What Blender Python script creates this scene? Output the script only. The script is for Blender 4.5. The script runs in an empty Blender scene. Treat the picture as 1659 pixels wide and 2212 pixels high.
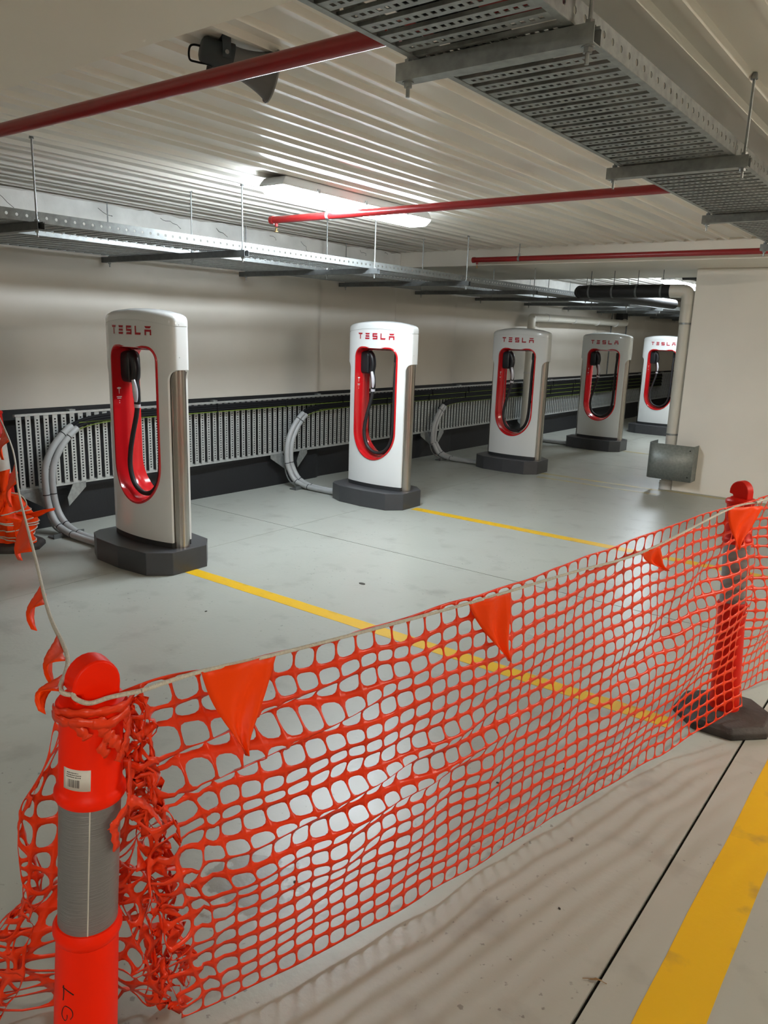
import bpy, bmesh, math, random
from mathutils import Vector, Matrix, noise
random.seed(7)
sc = bpy.context.scene
C = sc.collection
PI = math.pi

# ------------------------------------------------------------------ camera
FPX = 1662.8
cam_d = bpy.data.cameras.new('camera'); cam = bpy.data.objects.new('camera', cam_d); C.objects.link(cam)
cam_d.sensor_fit = 'VERTICAL'; cam_d.sensor_height = 36.0; cam_d.lens = FPX / 2212 * 36.0
cam_d.clip_start = 0.05; cam_d.clip_end = 100
def cam_axes(yaw, pitch, roll):
    f = Vector((-math.sin(yaw)*math.cos(pitch), math.cos(yaw)*math.cos(pitch), -math.sin(pitch)))
    r = Vector((math.cos(yaw), math.sin(yaw), 0)); d = f.cross(r)
    c, s = math.cos(roll), math.sin(roll)
    return c*r + s*d, -s*r + c*d, f
_r, _d, _f = cam_axes(math.radians(36.666), math.radians(13.163), math.radians(-1.936))
cam.matrix_world = Matrix(((_r.x, -_d.x, -_f.x, 0), (_r.y, -_d.y, -_f.y, 0), (_r.z, -_d.z, -_f.z, 1.6), (0, 0, 0, 1)))
sc.camera = cam
# ------------------------------------------------------------------ world, exposure (lamps are built further down, each with its own light)
w = bpy.data.worlds.new('world'); sc.world = w; w.use_nodes = True
w.node_tree.nodes['Background'].inputs[0].default_value = (0.02, 0.02, 0.02, 1)
w.node_tree.nodes['Background'].inputs[1].default_value = 0.3
sc.view_settings.view_transform = 'Standard'; sc.view_settings.look = 'None'
sc.view_settings.gamma = 1.0; sc.view_settings.use_curve_mapping = False
sc.view_settings.exposure = 0.0
LAMP_BAY = 88.0      # radiance of the twin-tube battens over the charging bays
LAMP_BAY2 = 80.0     # the same batten in the far bay
LAMP_BAY0 = 40.0     # dimmer batten in the bay behind the viewpoint
LAMP_LANE_FILL = 128.0   # unseen lane batten behind the viewpoint, added to lighten pillar and ceiling
LAMP_LANE = 148.0      # battens over the driving lane, behind and beside the viewpoint

# ------------------------------------------------------------------ materials
MATS = {}
def mat(name, col, rough=0.5, metal=0.0, var=0.0, scale=6.0, bump=0.0, bscale=60.0, col2=None, spec=0.5, coat=0.0, stretch=None, emit=None, estr=0.0, trans=0.0):
    m = bpy.data.materials.new(name); m.use_nodes = True
    nt = m.node_tree; b = nt.nodes['Principled BSDF']; L = nt.links.new
    b.inputs['Base Color'].default_value = (*col, 1); b.inputs['Roughness'].default_value = rough
    b.inputs['Metallic'].default_value = metal; b.inputs['Specular IOR Level'].default_value = spec
    b.inputs['Coat Weight'].default_value = coat; b.inputs['Coat Roughness'].default_value = 0.08
    b.inputs['Transmission Weight'].default_value = trans
    if emit: b.inputs['Emission Color'].default_value = (*emit, 1); b.inputs['Emission Strength'].default_value = estr
    tc = nt.nodes.new('ShaderNodeTexCoord'); vec = tc.outputs['Object']
    if stretch:
        mp = nt.nodes.new('ShaderNodeMapping'); mp.inputs['Scale'].default_value = stretch; L(vec, mp.inputs[0]); vec = mp.outputs[0]
    if var > 0 or col2:
        n = nt.nodes.new('ShaderNodeTexNoise'); n.inputs['Scale'].default_value = scale; n.inputs['Detail'].default_value = 6; L(vec, n.inputs['Vector'])
        mx = nt.nodes.new('ShaderNodeMix'); mx.data_type = 'RGBA'
        c2 = col2 or tuple(max(0, c*(1-var)) for c in col)
        mx.inputs[6].default_value = (*col, 1); mx.inputs[7].default_value = (*c2, 1)
        r = nt.nodes.new('ShaderNodeMapRange'); r.inputs[1].default_value = 0.35; r.inputs[2].default_value = 0.7
        L(n.outputs[0], r.inputs[0]); L(r.outputs[0], mx.inputs[0]); L(mx.outputs[2], b.inputs['Base Color'])
    if bump > 0:
        n2 = nt.nodes.new('ShaderNodeTexNoise'); n2.inputs['Scale'].default_value = bscale; n2.inputs['Detail'].default_value = 4; L(vec, n2.inputs['Vector'])
        bp = nt.nodes.new('ShaderNodeBump'); bp.inputs['Strength'].default_value = bump; bp.inputs['Distance'].default_value = 0.01
        L(n2.outputs[0], bp.inputs['Height']); L(bp.outputs[0], b.inputs['Normal'])
    MATS[name] = m
    return m

mat('wall_paint', (0.56, 0.525, 0.465), 0.38, var=0.10, scale=1.3, bump=0.05, bscale=9, spec=0.5)
mat('dado_paint', (0.006, 0.007, 0.009), 0.65, var=0.3, scale=5, bump=0.12, bscale=40)
mat('beam_paint', (0.82, 0.77, 0.67), 0.45, var=0.06, scale=1.5, bump=0.03, bscale=20)
mat('pillar_paint', (0.86, 0.82, 0.74), 0.5, var=0.05, scale=2, bump=0.03, bscale=30)
mat('deck_paint', (0.80, 0.77, 0.70), 0.28, var=0.05, scale=1.0, bump=0.02, bscale=14)
mat('render_white', (0.88, 0.87, 0.83), 0.75, col2=(0.70, 0.69, 0.65), scale=4, bump=0.3, bscale=14)
mat('galv', (0.36, 0.38, 0.375), 0.45, metal=0.7, var=0.3, scale=30, bump=0.03, bscale=120)
mat('galv_lit', (0.60, 0.62, 0.61), 0.42, metal=0.6, var=0.2, scale=30)  # galv colour lightened to stand in for stronger light on the wall tray
mat('galv_dull', (0.16, 0.17, 0.17), 0.5, metal=0.5, var=0.25, scale=25)
mat('guard_metal', (0.27, 0.30, 0.29), 0.5, metal=0.45, var=0.25, scale=40)
mat('steel_tube', (0.46, 0.43, 0.39), 0.27, metal=1.0, var=0.2, scale=8, bump=0.04, bscale=40, stretch=(1, 1, 0.25))
mat('charger_white', (0.74, 0.755, 0.745), 0.22, var=0.03, scale=3, coat=0.5)
mat('charger_red', (0.52, 0.008, 0.012), 0.18, coat=0.6)
mat('logo_red', (0.40, 0.01, 0.02), 0.4)
mat('charger_black', (0.010, 0.011, 0.013), 0.35)
mat('rubber_black', (0.012, 0.012, 0.013), 0.55)
mat('plinth_grey', (0.056, 0.057, 0.062), 0.32, var=0.15, scale=8)
mat('plinth_strip', (0.03, 0.032, 0.034), 0.4)
mat('handle_silver', (0.62, 0.62, 0.66), 0.3, metal=0.3)
mat('print_white', (0.75, 0.72, 0.70), 0.5)
mat('pipe_red', (0.29, 0.011, 0.012), 0.30, var=0.1, scale=10, coat=0.2)
mat('conduit_grey', (0.36, 0.37, 0.37), 0.42, var=0.08, scale=10)
mat('cable_black', (0.005, 0.005, 0.006), 0.7, spec=0.2)
mat('earth_green', (0.12, 0.17, 0.02), 0.5)
mat('pvc_grey', (0.66, 0.64, 0.57), 0.35, var=0.06, scale=5)
mat('pvc_white', (0.66, 0.65, 0.62), 0.4, var=0.15, scale=12)
mat('black_lagging', (0.006, 0.006, 0.007), 0.6, bump=0.2, bscale=60)
mat('horn_grey', (0.15, 0.148, 0.145), 0.5)
mat('horn_dark', (0.035, 0.045, 0.05), 0.5)
mat('bollard_orange', (1.0, 0.018, 0.0), 0.42, var=0.05, scale=6, spec=0.16)
mat('bollard_red', (0.62, 0.010, 0.003), 0.42, var=0.12, scale=7, spec=0.2)
mat('mesh_orange', (0.90, 0.048, 0.008), 0.33, var=0.16, scale=9, spec=0.35)
mat('flag_orange', (1.0, 0.060, 0.0), 0.45, var=0.05, scale=8, spec=0.18)
mat('sleeve_silver', (0.26, 0.26, 0.27), 0.30, metal=0.4, var=0.12, scale=30, bump=0.35, bscale=8, stretch=(2, 2, 60))
mat('sleeve_white', (0.62, 0.60, 0.56), 0.5, var=0.15, scale=20)
mat('base_rubber', (0.022, 0.019, 0.018), 0.7, col2=(0.055, 0.046, 0.042), scale=9, bump=0.3, bscale=50)
mat('rope_white', (0.66, 0.62, 0.53), 0.7, var=0.2, scale=150, bump=0.4, bscale=300)
mat('sticker', (0.72, 0.70, 0.66), 0.5)
mat('ink', (0.012, 0.010, 0.012), 0.6)
mat('lamp_body', (0.55, 0.55, 0.54), 0.4)
mat('joint_dark', (0.02, 0.02, 0.019), 0.9)
mat('brass', (0.55, 0.33, 0.12), 0.35, metal=0.9)
mat('lamp_bay', (0.9, 0.9, 0.9), 0.4, emit=(0.90, 1.0, 1.08), estr=LAMP_BAY)
mat('lamp_lane', (0.9, 0.9, 0.9), 0.4, emit=(1.0, 0.90, 0.76), estr=LAMP_LANE)
mat('lamp_bay2', (0.9, 0.9, 0.9), 0.4, emit=(0.90, 1.0, 1.08), estr=LAMP_BAY2)
mat('lamp_bay0', (0.9, 0.9, 0.9), 0.4, emit=(1.0, 0.95, 0.88), estr=LAMP_BAY0)
mat('lamp_lane_fill', (0.9, 0.9, 0.9), 0.4, emit=(1.0, 0.90, 0.76), estr=LAMP_LANE_FILL)
mat('leaf_dry', (0.30, 0.19, 0.09), 0.8)
mat('debris', (0.03, 0.026, 0.02), 0.8)

def floor_material():
    m = bpy.data.materials.new('floor_paint'); m.use_nodes = True
    nt = m.node_tree; b = nt.nodes['Principled BSDF']; L = nt.links.new
    geo = nt.nodes.new('ShaderNodeNewGeometry'); pos = geo.outputs['Position']
    def nz(scale, detail, lo, hi):
        n = nt.nodes.new('ShaderNodeTexNoise'); n.inputs['Scale'].default_value = scale; n.inputs['Detail'].default_value = detail
        L(pos, n.inputs['Vector']); r = nt.nodes.new('ShaderNodeMapRange'); r.inputs[1].default_value = lo; r.inputs[2].default_value = hi
        L(n.outputs[0], r.inputs[0]); return r.outputs[0]
    def mix(fac, a, c):
        mx = nt.nodes.new('ShaderNodeMix'); mx.data_type = 'RGBA'
        L(fac, mx.inputs[0])
        if isinstance(a, tuple): mx.inputs[6].default_value = (*a, 1)
        else: L(a, mx.inputs[6])
        mx.inputs[7].default_value = (*c, 1)
        return mx.outputs[2]
    def mul(a, k):
        mm = nt.nodes.new('ShaderNodeMath'); mm.operation = 'MULTIPLY'; L(a, mm.inputs[0])
        if isinstance(k, float): mm.inputs[1].default_value = k
        else: L(k, mm.inputs[1])
        return mm.outputs[0]
    c = mix(nz(0.8, 5, 0.35, 0.7), (0.40, 0.415, 0.375), (0.35, 0.36, 0.32))
    c = mix(mul(nz(5, 8, 0.56, 0.74), 0.5), c, (0.22, 0.215, 0.19))            # scuffs
    c = mix(mul(mul(nz(38, 3, 0.66, 0.70), nz(1.7, 3, 0.45, 0.6)), 0.5), c, (0.05, 0.045, 0.04))   # grit specks
    # worn-through patch near the mesh
    vm = nt.nodes.new('ShaderNodeVectorMath'); vm.operation = 'DISTANCE'; L(pos, vm.inputs[0]); vm.inputs[1].default_value = (-1.46, 1.36, 0)
    nn = nt.nodes.new('ShaderNodeTexNoise'); nn.inputs['Scale'].default_value = 14; nn.inputs['Detail'].default_value = 5; L(pos, nn.inputs['Vector'])
    ad = nt.nodes.new('ShaderNodeMath'); ad.operation = 'MULTIPLY_ADD'; L(nn.outputs[0], ad.inputs[0]); ad.inputs[1].default_value = 0.30; L(vm.outputs['Value'], ad.inputs[2])
    r = nt.nodes.new('ShaderNodeMapRange'); r.inputs[1].default_value = 0.285; r.inputs[2].default_value = 0.268; L(ad.outputs[0], r.inputs[0])
    c = mix(mul(r.outputs[0], 0.85), c, (0.17, 0.145, 0.10))
    L(c, b.inputs['Base Color'])
    rr = nt.nodes.new('ShaderNodeMapRange'); rr.inputs[3].default_value = 0.26; rr.inputs[4].default_value = 0.40
    n = nt.nodes.new('ShaderNodeTexNoise'); n.inputs['Scale'].default_value = 3; n.inputs['Detail'].default_value = 6; L(pos, n.inputs['Vector']); L(n.outputs[0], rr.inputs[0]); L(rr.outputs[0], b.inputs['Roughness'])
    b.inputs['Specular IOR Level'].default_value = 0.45
    n2 = nt.nodes.new('ShaderNodeTexNoise'); n2.inputs['Scale'].default_value = 45; n2.inputs['Detail'].default_value = 5; L(pos, n2.inputs['Vector'])
    bp = nt.nodes.new('ShaderNodeBump'); bp.inputs['Strength'].default_value = 0.12; bp.inputs['Distance'].default_value = 0.006; L(n2.outputs[0], bp.inputs['Height']); L(bp.outputs[0], b.inputs['Normal'])
    MATS['floor_paint'] = m
floor_material()
def line_material():
    m = mat('line_yellow', (0.72, 0.43, 0.010), 0.38, bump=0.08, bscale=45, spec=0.45)
    nt = m.node_tree; b = nt.nodes['Principled BSDF']; L = nt.links.new
    geo = nt.nodes.new('ShaderNodeNewGeometry')
    n = nt.nodes.new('ShaderNodeTexNoise'); n.inputs['Scale'].default_value = 6; n.inputs['Detail'].default_value = 8; L(geo.outputs['Position'], n.inputs['Vector'])
    r = nt.nodes.new('ShaderNodeMapRange'); r.inputs[1].default_value = 0.58; r.inputs[2].default_value = 0.78; L(n.outputs[0], r.inputs[0])
    mx = nt.nodes.new('ShaderNodeMix'); mx.data_type = 'RGBA'; mx.inputs[6].default_value = (0.72, 0.43, 0.010, 1); mx.inputs[7].default_value = (0.30, 0.20, 0.06, 1)
    L(r.outputs[0], mx.inputs[0]); L(mx.outputs[2], b.inputs['Base Color'])
line_material()
mat('line_worn', (0.42, 0.33, 0.10), 0.45, col2=(0.37, 0.37, 0.29), scale=9)

# ------------------------------------------------------------------ mesh helpers
class MB:
    def __init__(s): s.v = []; s.f = []
    def add(s, vs, fs):
        k = len(s.v); s.v += [tuple(p) for p in vs]; s.f += [tuple(i+k for i in q) for q in fs]; return s
    def box(s, x0, x1, y0, y1, z0, z1):
        return s.add([(x0,y0,z0),(x1,y0,z0),(x1,y1,z0),(x0,y1,z0),(x0,y0,z1),(x1,y0,z1),(x1,y1,z1),(x0,y1,z1)],
                     [(0,3,2,1),(4,5,6,7),(0,1,5,4),(1,2,6,5),(2,3,7,6),(3,0,4,7)])
    def prism(s, poly, d, cap=True):            # poly: 3-D points, d: extrusion vector
        n = len(poly); d = Vector(d); p = [Vector(q) for q in poly]
        fs = [(i, (i+1)%n, (i+1)%n+n, i+n) for i in range(n)]
        if cap: fs += [tuple(range(n-1, -1, -1)), tuple(range(n, 2*n))]
        return s.add(p + [q+d for q in p], fs)
    def rings(s, rs, cap0=True, cap1=True, closed=True):
        n = len(rs[0]); vs = [p for r in rs for p in r]; fs = []
        for a in range(len(rs)-1):
            for i in range(n if closed else n-1):
                j = (i+1) % n; fs.append((a*n+i, a*n+j, (a+1)*n+j, (a+1)*n+i))
        if cap0: fs.append(tuple(range(n-1, -1, -1)))
        if cap1: fs.append(tuple(range((len(rs)-1)*n, len(rs)*n)))
        return s.add(vs, fs)
    def lathe(s, prof, n=32, base=(0,0,0), axis=(0,0,1), cap0=True, cap1=True):
        ax = Vector(axis).normalized(); q = Vector((0,0,1)).rotation_difference(ax); b = Vector(base)
        return s.rings([[b + q @ Vector((r*math.cos(2*PI*i/n), r*math.sin(2*PI*i/n), h)) for i in range(n)] for r, h in prof], cap0, cap1)
    def tube(s, path, r, n=10, cap=True, flat=None):
        P = [Vector(p) for p in path]; rs = []; up = None
        for i, p in enumerate(P):
            t = (P[min(i+1, len(P)-1)] - P[max(i-1, 0)]).normalized()
            if up is None:
                up = Vector((0,0,1)) if abs(t.z) < 0.9 else Vector((1,0,0))
            a = (up - t*up.dot(t)).normalized(); up = a; bb = t.cross(a)
            rr = r[i] if isinstance(r, (list, tuple)) else r
            k = flat or 1.0
            rs.append([p + a*rr*math.cos(2*PI*j/n)*k + bb*rr*math.sin(2*PI*j/n) for j in range(n)])
        return s.rings(rs, cap, cap)
    def build(s, name, m, parent=None, smooth=None, loc=None, bevel=None, solid=None, fix=True):
        me = bpy.data.meshes.new(name); me.from_pydata(s.v, [], s.f)
        if fix:
            bm = bmesh.new(); bm.from_mesh(me); bmesh.ops.recalc_face_normals(bm, faces=bm.faces)
            if smooth is not None: shade(bm, smooth)
            bm.to_mesh(me); bm.free()
        elif smooth is not None:
            for p in me.polygons: p.use_smooth = True
        me.materials.append(MATS[m]); me.update()
        return link(name, me, parent, loc, bevel, solid)
def shade(bm, ang):
    for f in bm.faces: f.smooth = True
    for e in bm.edges:
        e.smooth = not (len(e.link_faces) == 2 and e.calc_face_angle(0) > math.radians(ang))
def link(name, me, parent=None, loc=None, bevel=None, solid=None):
    o = bpy.data.objects.new(name, me); C.objects.link(o); o.parent = parent
    if loc: o.location = loc
    if bevel:
        b = o.modifiers.new('bevel', 'BEVEL'); b.width = bevel; b.segments = 2; b.limit_method = 'ANGLE'
    if solid:
        b = o.modifiers.new('solidify', 'SOLIDIFY'); b.thickness = solid; b.offset = 0
    return o
def tag(o, label, cat, group=None):
    o['label'] = label; o['category'] = cat
    if group: o['group'] = group
    return o
def thing(name, label, cat, loc=(0,0,0), rotz=0, group=None):
    o = bpy.data.objects.new(name, None); C.objects.link(o); o.location = loc; o.rotation_euler = (0,0,rotz); o.empty_display_size = 0.1
    return tag(o, label, cat, group)
def struct(o): o['kind'] = 'structure'; return o
def kids(o): return [c for c in bpy.data.objects if c.parent == o]
def copy_tree(o, parent=None):
    c = o.copy(); C.objects.link(c); c.parent = parent
    for k in kids(o): copy_tree(k, c)
    return c
def spline(pts, n=8):
    P = [Vector(p) for p in pts]; out = []
    for i in range(len(P)-1):
        p0 = P[max(i-1,0)]; p1 = P[i]; p2 = P[i+1]; p3 = P[min(i+2, len(P)-1)]
        for k in range(n):
            t = k/n
            out.append(0.5*((2*p1) + (p2-p0)*t + (2*p0-5*p1+4*p2-p3)*t*t + (3*p1-p0-3*p2+p3)*t**3))
    out.append(P[-1]); return out
def sup(c, n): return math.copysign(abs(c)**(2.0/n), c)
# perforated sheet: a grid of cells, each with one hole; F maps (u, v) in metres to a point
def perf(us, vs, hole, F, e=3.0, segs=4):
    idx = {}; V = []; faces = []
    def vid(u, v):
        k = (round(u, 5), round(v, 5))
        if k not in idx: idx[k] = len(V); V.append((u, v))
        return idx[k]
    per = []
    for sd in range(4):
        for k in range(segs):
            t = -1 + 2*k/segs
            per.append([(t,-1),(1,t),(-t,1),(-1,-t)][sd])
    for i in range(len(us)-1):
        for j in range(len(vs)-1):
            u0, u1, v0, v1 = us[i], us[i+1], vs[j], vs[j+1]; cu, cv, hu, hv = (u0+u1)/2, (v0+v1)/2, (u1-u0)/2, (v1-v0)/2
            h = hole(i, j, hu, hv)
            if h is None:
                faces.append(tuple(vid(cu+a*hu, cv+b*hv) for a, b in per)); continue
            out = [vid(cu+a*hu, cv+b*hv) for a, b in per]; inn = []
            for a, b in per:
                l = (abs(a)**e + abs(b)**e)**(1/e)
                inn.append(vid(cu+a/l*h[0] + 1e-7*(i+1), cv+b/l*h[1]))
            n = len(per)
            faces += [(out[k], out[(k+1)%n], inn[(k+1)%n], inn[k]) for k in range(n)]
    m = MB(); m.v = [tuple(F(u, v)) for u, v in V]; m.f = faces
    return m

# ------------------------------------------------------------------ the setting
XW, ZC, ZB = -5.68, 2.53, 2.345
Y0, Y1, X1 = -6.0, 19.5, 6.5
fl = MB().box(XW-0.3, X1, Y0, Y1, -0.25, -0.02).build('floor', 'joint_dark'); struct(fl)
xs = [XW-0.3, -4.305, -0.513, 3.2, X1]; ys = [Y0, -0.8, 4.49, 9.75, 15.0, Y1]; g = 0.006
for i in range(4):
    for j in range(5):
        MB().box(xs[i]+(0.002 if i == 1 else 0.005), xs[i+1]-(0.002 if i == 0 else 0.005), ys[j]+0.0035, ys[j+1]-0.0035, -0.02, 0.0).build('floor_slab', 'floor_paint', fl)
# ribbed metal deck ceiling: downward ribs in pairs, each sheet a piece of its own
def deck_profile(x0, n):
    P = []
    for k in range(n):
        b = x0 + 0.29*k
        for o in (0.03, 0.135):
            P += [(b+o-0.026, ZC), (b+o-0.012, ZC-0.020), (b+o+0.012, ZC-0.020), (b+o+0.026, ZC)]
    return [(x0, ZC)] + P + [(x0+0.29*n, ZC)]
ce = MB().box(XW-0.3, X1, Y0, Y1, ZC+0.05, ZC+0.25).build('ceiling', 'beam_paint'); struct(ce)
_pr = deck_profile(0, 2)
dm = MB().rings([[(x, Y0, z) for x, z in _pr + [(0.58, ZC+0.05), (0, ZC+0.05)]], [(x, Y1, z) for x, z in _pr + [(0.58, ZC+0.05), (0, ZC+0.05)]]])
d0 = None
for k in range(22):
    x = XW - 0.2 + 0.58*k
    if d0 is None: d0 = dm.build('deck_sheet', 'deck_paint', ce, loc=(x, 0, 0)); dme = d0.data
    else: link('deck_sheet', dme, ce, (x, 0, 0))
# left wall: sprayed concrete that swells and steps back, dado painted dark
def wall_x(y):
    steps = [(-6, -2.2), (-2.2, 1.6), (1.6, 4.25), (4.25, 6.36), (6.36, 7.72), (7.72, 9.1), (9.1, 11.6), (11.6, 14.0), (14.0, 16.6), (16.6, 19.6)]
    for a, b in steps:
        if a <= y < b:
            t = (y-a)/(b-a); amp = 0.03 + 0.015*math.sin(a*3.1)
            s = min(1.0, t/0.75); s = s*s*(3-2*s)
            e = 1.0 if t < 0.97 else (1-t)/0.03
            return XW + amp*s*e*1.0
    return XW
wys = []; y = Y0
while y < Y1: wys.append(y); y += 0.035
wys.append(Y1)
def wall_strip(z0, z1, m, parent=None, name='wall_left', off=0.0):
    a = MB()
    a.rings([[(wall_x(y)+off, y, z0) for y in wys], [(wall_x(y)+off, y, z1) for y in wys]], False, False, False)
    a.rings([[(wall_x(y)+off, y, z1) for y in wys], [(XW-0.3, y, z1) for y in wys], [(XW-0.3, y, z0) for y in wys], [(wall_x(y)+off, y, z0) for y in wys]], False, False, False)
    return a.build(name, m, parent, smooth=40)
wl = struct(wall_strip(0.945, ZC, 'wall_paint'))
wall_strip(0.0, 0.945, 'dado_paint', wl, 'dado')
# rough concrete band under the deck with a ragged top edge
tb = MB(); top = []; bot = []; topb = []
for y in wys:
    zt = 2.495 + 0.018*noise.noise((y*2.3, 0, 0)) + 0.012*noise.noise((y*9, 3, 0)); xx = wall_x(y)+0.045
    bot.append((xx, y, 2.16)); top.append((xx, y, zt)); topb.append((wall_x(y)-0.01, y, zt+0.008))
tb.rings([[(p[0]-0.06, p[1], p[2]) for p in bot], bot, top, topb], False, False, False)
struct(tb.build('trim_1', 'render_white', smooth=40))
ck = MB(); random.seed(21)
for k in range(16):
    y = 1.2 + k*0.62 + random.uniform(-0.2, 0.2); z = 2.47 + random.uniform(-0.02, 0.01); P = []
    for q in range(random.randint(4, 8)):
        P.append((wall_x(y)+0.0455, y, z)); y += random.uniform(-0.01, 0.05); z -= random.uniform(-0.008, 0.03)
    ck.tube(P, 0.0018, 4)
ck.build('crack', 'joint_dark', bpy.data.objects['trim_1'])['kind'] = 'stuff'
# end walls, right wall
for nm, b in (('wall_far', (XW-0.3, X1, Y1, Y1+0.3)), ('wall_back', (XW-0.3, X1, Y0-0.3, Y0)), ('wall_right', (X1, X1+0.3, Y0-0.3, Y1+0.3))):
    o = struct(MB().box(*b, 0.955, ZC+0.25).build(nm, 'wall_paint')); MB().box(*b, -0.02, 0.955).build('dado', 'dado_paint', o)
# beams and pillar
struct(MB().box(XW+0.0, X1, -0.7, 1.475, ZB, ZC+0.04).build('trim_2', 'beam_paint', bevel=0.006))
struct(MB().box(XW+0.0, X1, 7.70, 9.75, ZB, ZC+0.04).build('trim_3', 'beam_paint', bevel=0.006))
struct(MB().box(-2.46, 0.6, 8.6, 9.5, 0, ZB).build('wall_pillar', 'pillar_paint', bevel=0.008))

# painted lines
def line(x0, x1, y0, y1, label, m='line_yellow', grp=None):
    n = 40; L_ = max(x1-x0, y1-y0); along_x = (x1-x0) > (y1-y0); a = []; b = []
    for i in range(n+1):
        t = i/n; j0 = 0.004*noise.noise((t*L_*9, x0, y0)); j1 = 0.004*noise.noise((t*L_*9, x1+5, y1))
        if along_x: x = x0+(x1-x0)*t; a.append((x, y0+j0, 0)); b.append((x, y1+j1, 0))
        else: y = y0+(y1-y0)*t; a.append((x0+j0, y, 0)); b.append((x1+j1, y, 0))
    up = lambda P: [(p[0], p[1], 0.0012) for p in P]
    mb = MB().rings([a, up(a), up(b), b], False, False, False)
    return tag(mb.build('painted_line', m), label, 'floor line', grp)
CY = [3.18, 5.80, 8.50, 11.18, 13.85, 16.5]
line(-3.97, -0.80, CY[0]-0.045, CY[0]+0.055, 'yellow bay line running from the nearest charger to the bollard with rubber foot')
line(-3.97, -0.42, CY[1]-0.05, CY[1]+0.05, 'yellow bay line starting at the second charger from the left')
line(-3.97, -2.5, CY[2]-0.05, CY[2]+0.03, 'faded yellow bay line starting at the third charger from the left', 'line_worn')
line(-3.97, -2.6, CY[3]-0.05, CY[3]+0.03, 'faint yellow bay line by the fourth charger from the left', 'line_worn')
line(-0.402, -0.26, -1.0, 7.2, 'broad yellow line along the driving lane in the lower right corner')
line(-2.52, 0.6, 8.50, 8.58, 'dull yellow line along the foot of the white pillar', 'line_worn')
line(-3.9, -2.5, 8.20, 8.26, 'thin faded yellow line just in front of the third charger base', 'line_worn')

# ------------------------------------------------------------------ chargers (local origin: centre of the footprint on the floor; width along x)
HW, HN = 0.364, 5.0
def ysurf(x):
    u = min(1.0, abs(x/HW)); return -(0.070 + 0.056*(1-u*u)) * max(0.0, 1-u**7)**(1/7)
def plan(k=1.0, n=128):
    P = []
    for i in range(n):
        a = 2*PI*(i+0.5)/n; x = HW*sup(math.cos(a), HN) if abs(math.cos(a)) > 0.75 else HW*sup(0.75, HN)*math.sin((PI/2-a) if a < PI else (a-1.5*PI))/0.75
        P.append((x*(1-(1-k)*0.6), math.copysign(abs(ysurf(x)), math.sin(a))*(1-(1-k)*1.2) if k < 1 else math.copysign(abs(ysurf(x)), math.sin(a))))
    return P
OPX, OPT, OPB = 0.234, 1.452, 0.432          # opening: half width, top, bottom
def opening(off=0.0, n_arc=14):
    hw = OPX+off; zt = OPT+off; zb = OPB-off; rt = 0.085+off; rb = hw; hb = 0.262+off   # lower end: half ellipse
    P = []
    for k in range(n_arc+1):
        a = PI/2*k/n_arc; P.append((hw-rt+rt*math.cos(a), zt-rt+rt*math.sin(a)))
    for k in range(n_arc+1):
        a = PI/2+PI/2*k/n_arc; P.append((-hw+rt+rt*math.cos(a), zt-rt+rt*math.sin(a)))
    for k in range(1, 6):
        P.append((-hw, zt-rt + (zb+hb-zt+rt)*k/6))
    for k in range(2*n_arc+1):
        a = PI + PI*k/(2*n_arc); P.append((rb*math.cos(a), zb+hb+hb*math.sin(a)))
    for k in range(1, 6):
        P.append((hw, zb+hb + (zt-rt-zb-hb)*k/6))
    return P
def eval_bool(base, cutters):
    objs = []
    for c in cutters:
        me = bpy.data.meshes.new('cut'); me.from_pydata(c.v, [], c.f)
        bm = bmesh.new(); bm.from_mesh(me); bmesh.ops.recalc_face_normals(bm, faces=bm.faces); bm.to_mesh(me); bm.free()
        objs.append(bpy.data.objects.new('cut', me)); C.objects.link(objs[-1])
    me = bpy.data.meshes.new('base'); me.from_pydata(base.v, [], base.f)
    bm = bmesh.new(); bm.from_mesh(me); bmesh.ops.recalc_face_normals(bm, faces=bm.faces); bm.to_mesh(me); bm.free()
    o = bpy.data.objects.new('base', me); C.objects.link(o)
    for c in objs:
        md = o.modifiers.new('b', 'BOOLEAN'); md.operation = 'DIFFERENCE'; md.object = c; md.solver = 'EXACT'
    dg = bpy.context.evaluated_depsgraph_get(); dg.update()
    res = bpy.data.meshes.new_from_object(o.evaluated_get(dg))
    for q in objs + [o]:
        bpy.data.objects.remove(q)
    return res
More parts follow.
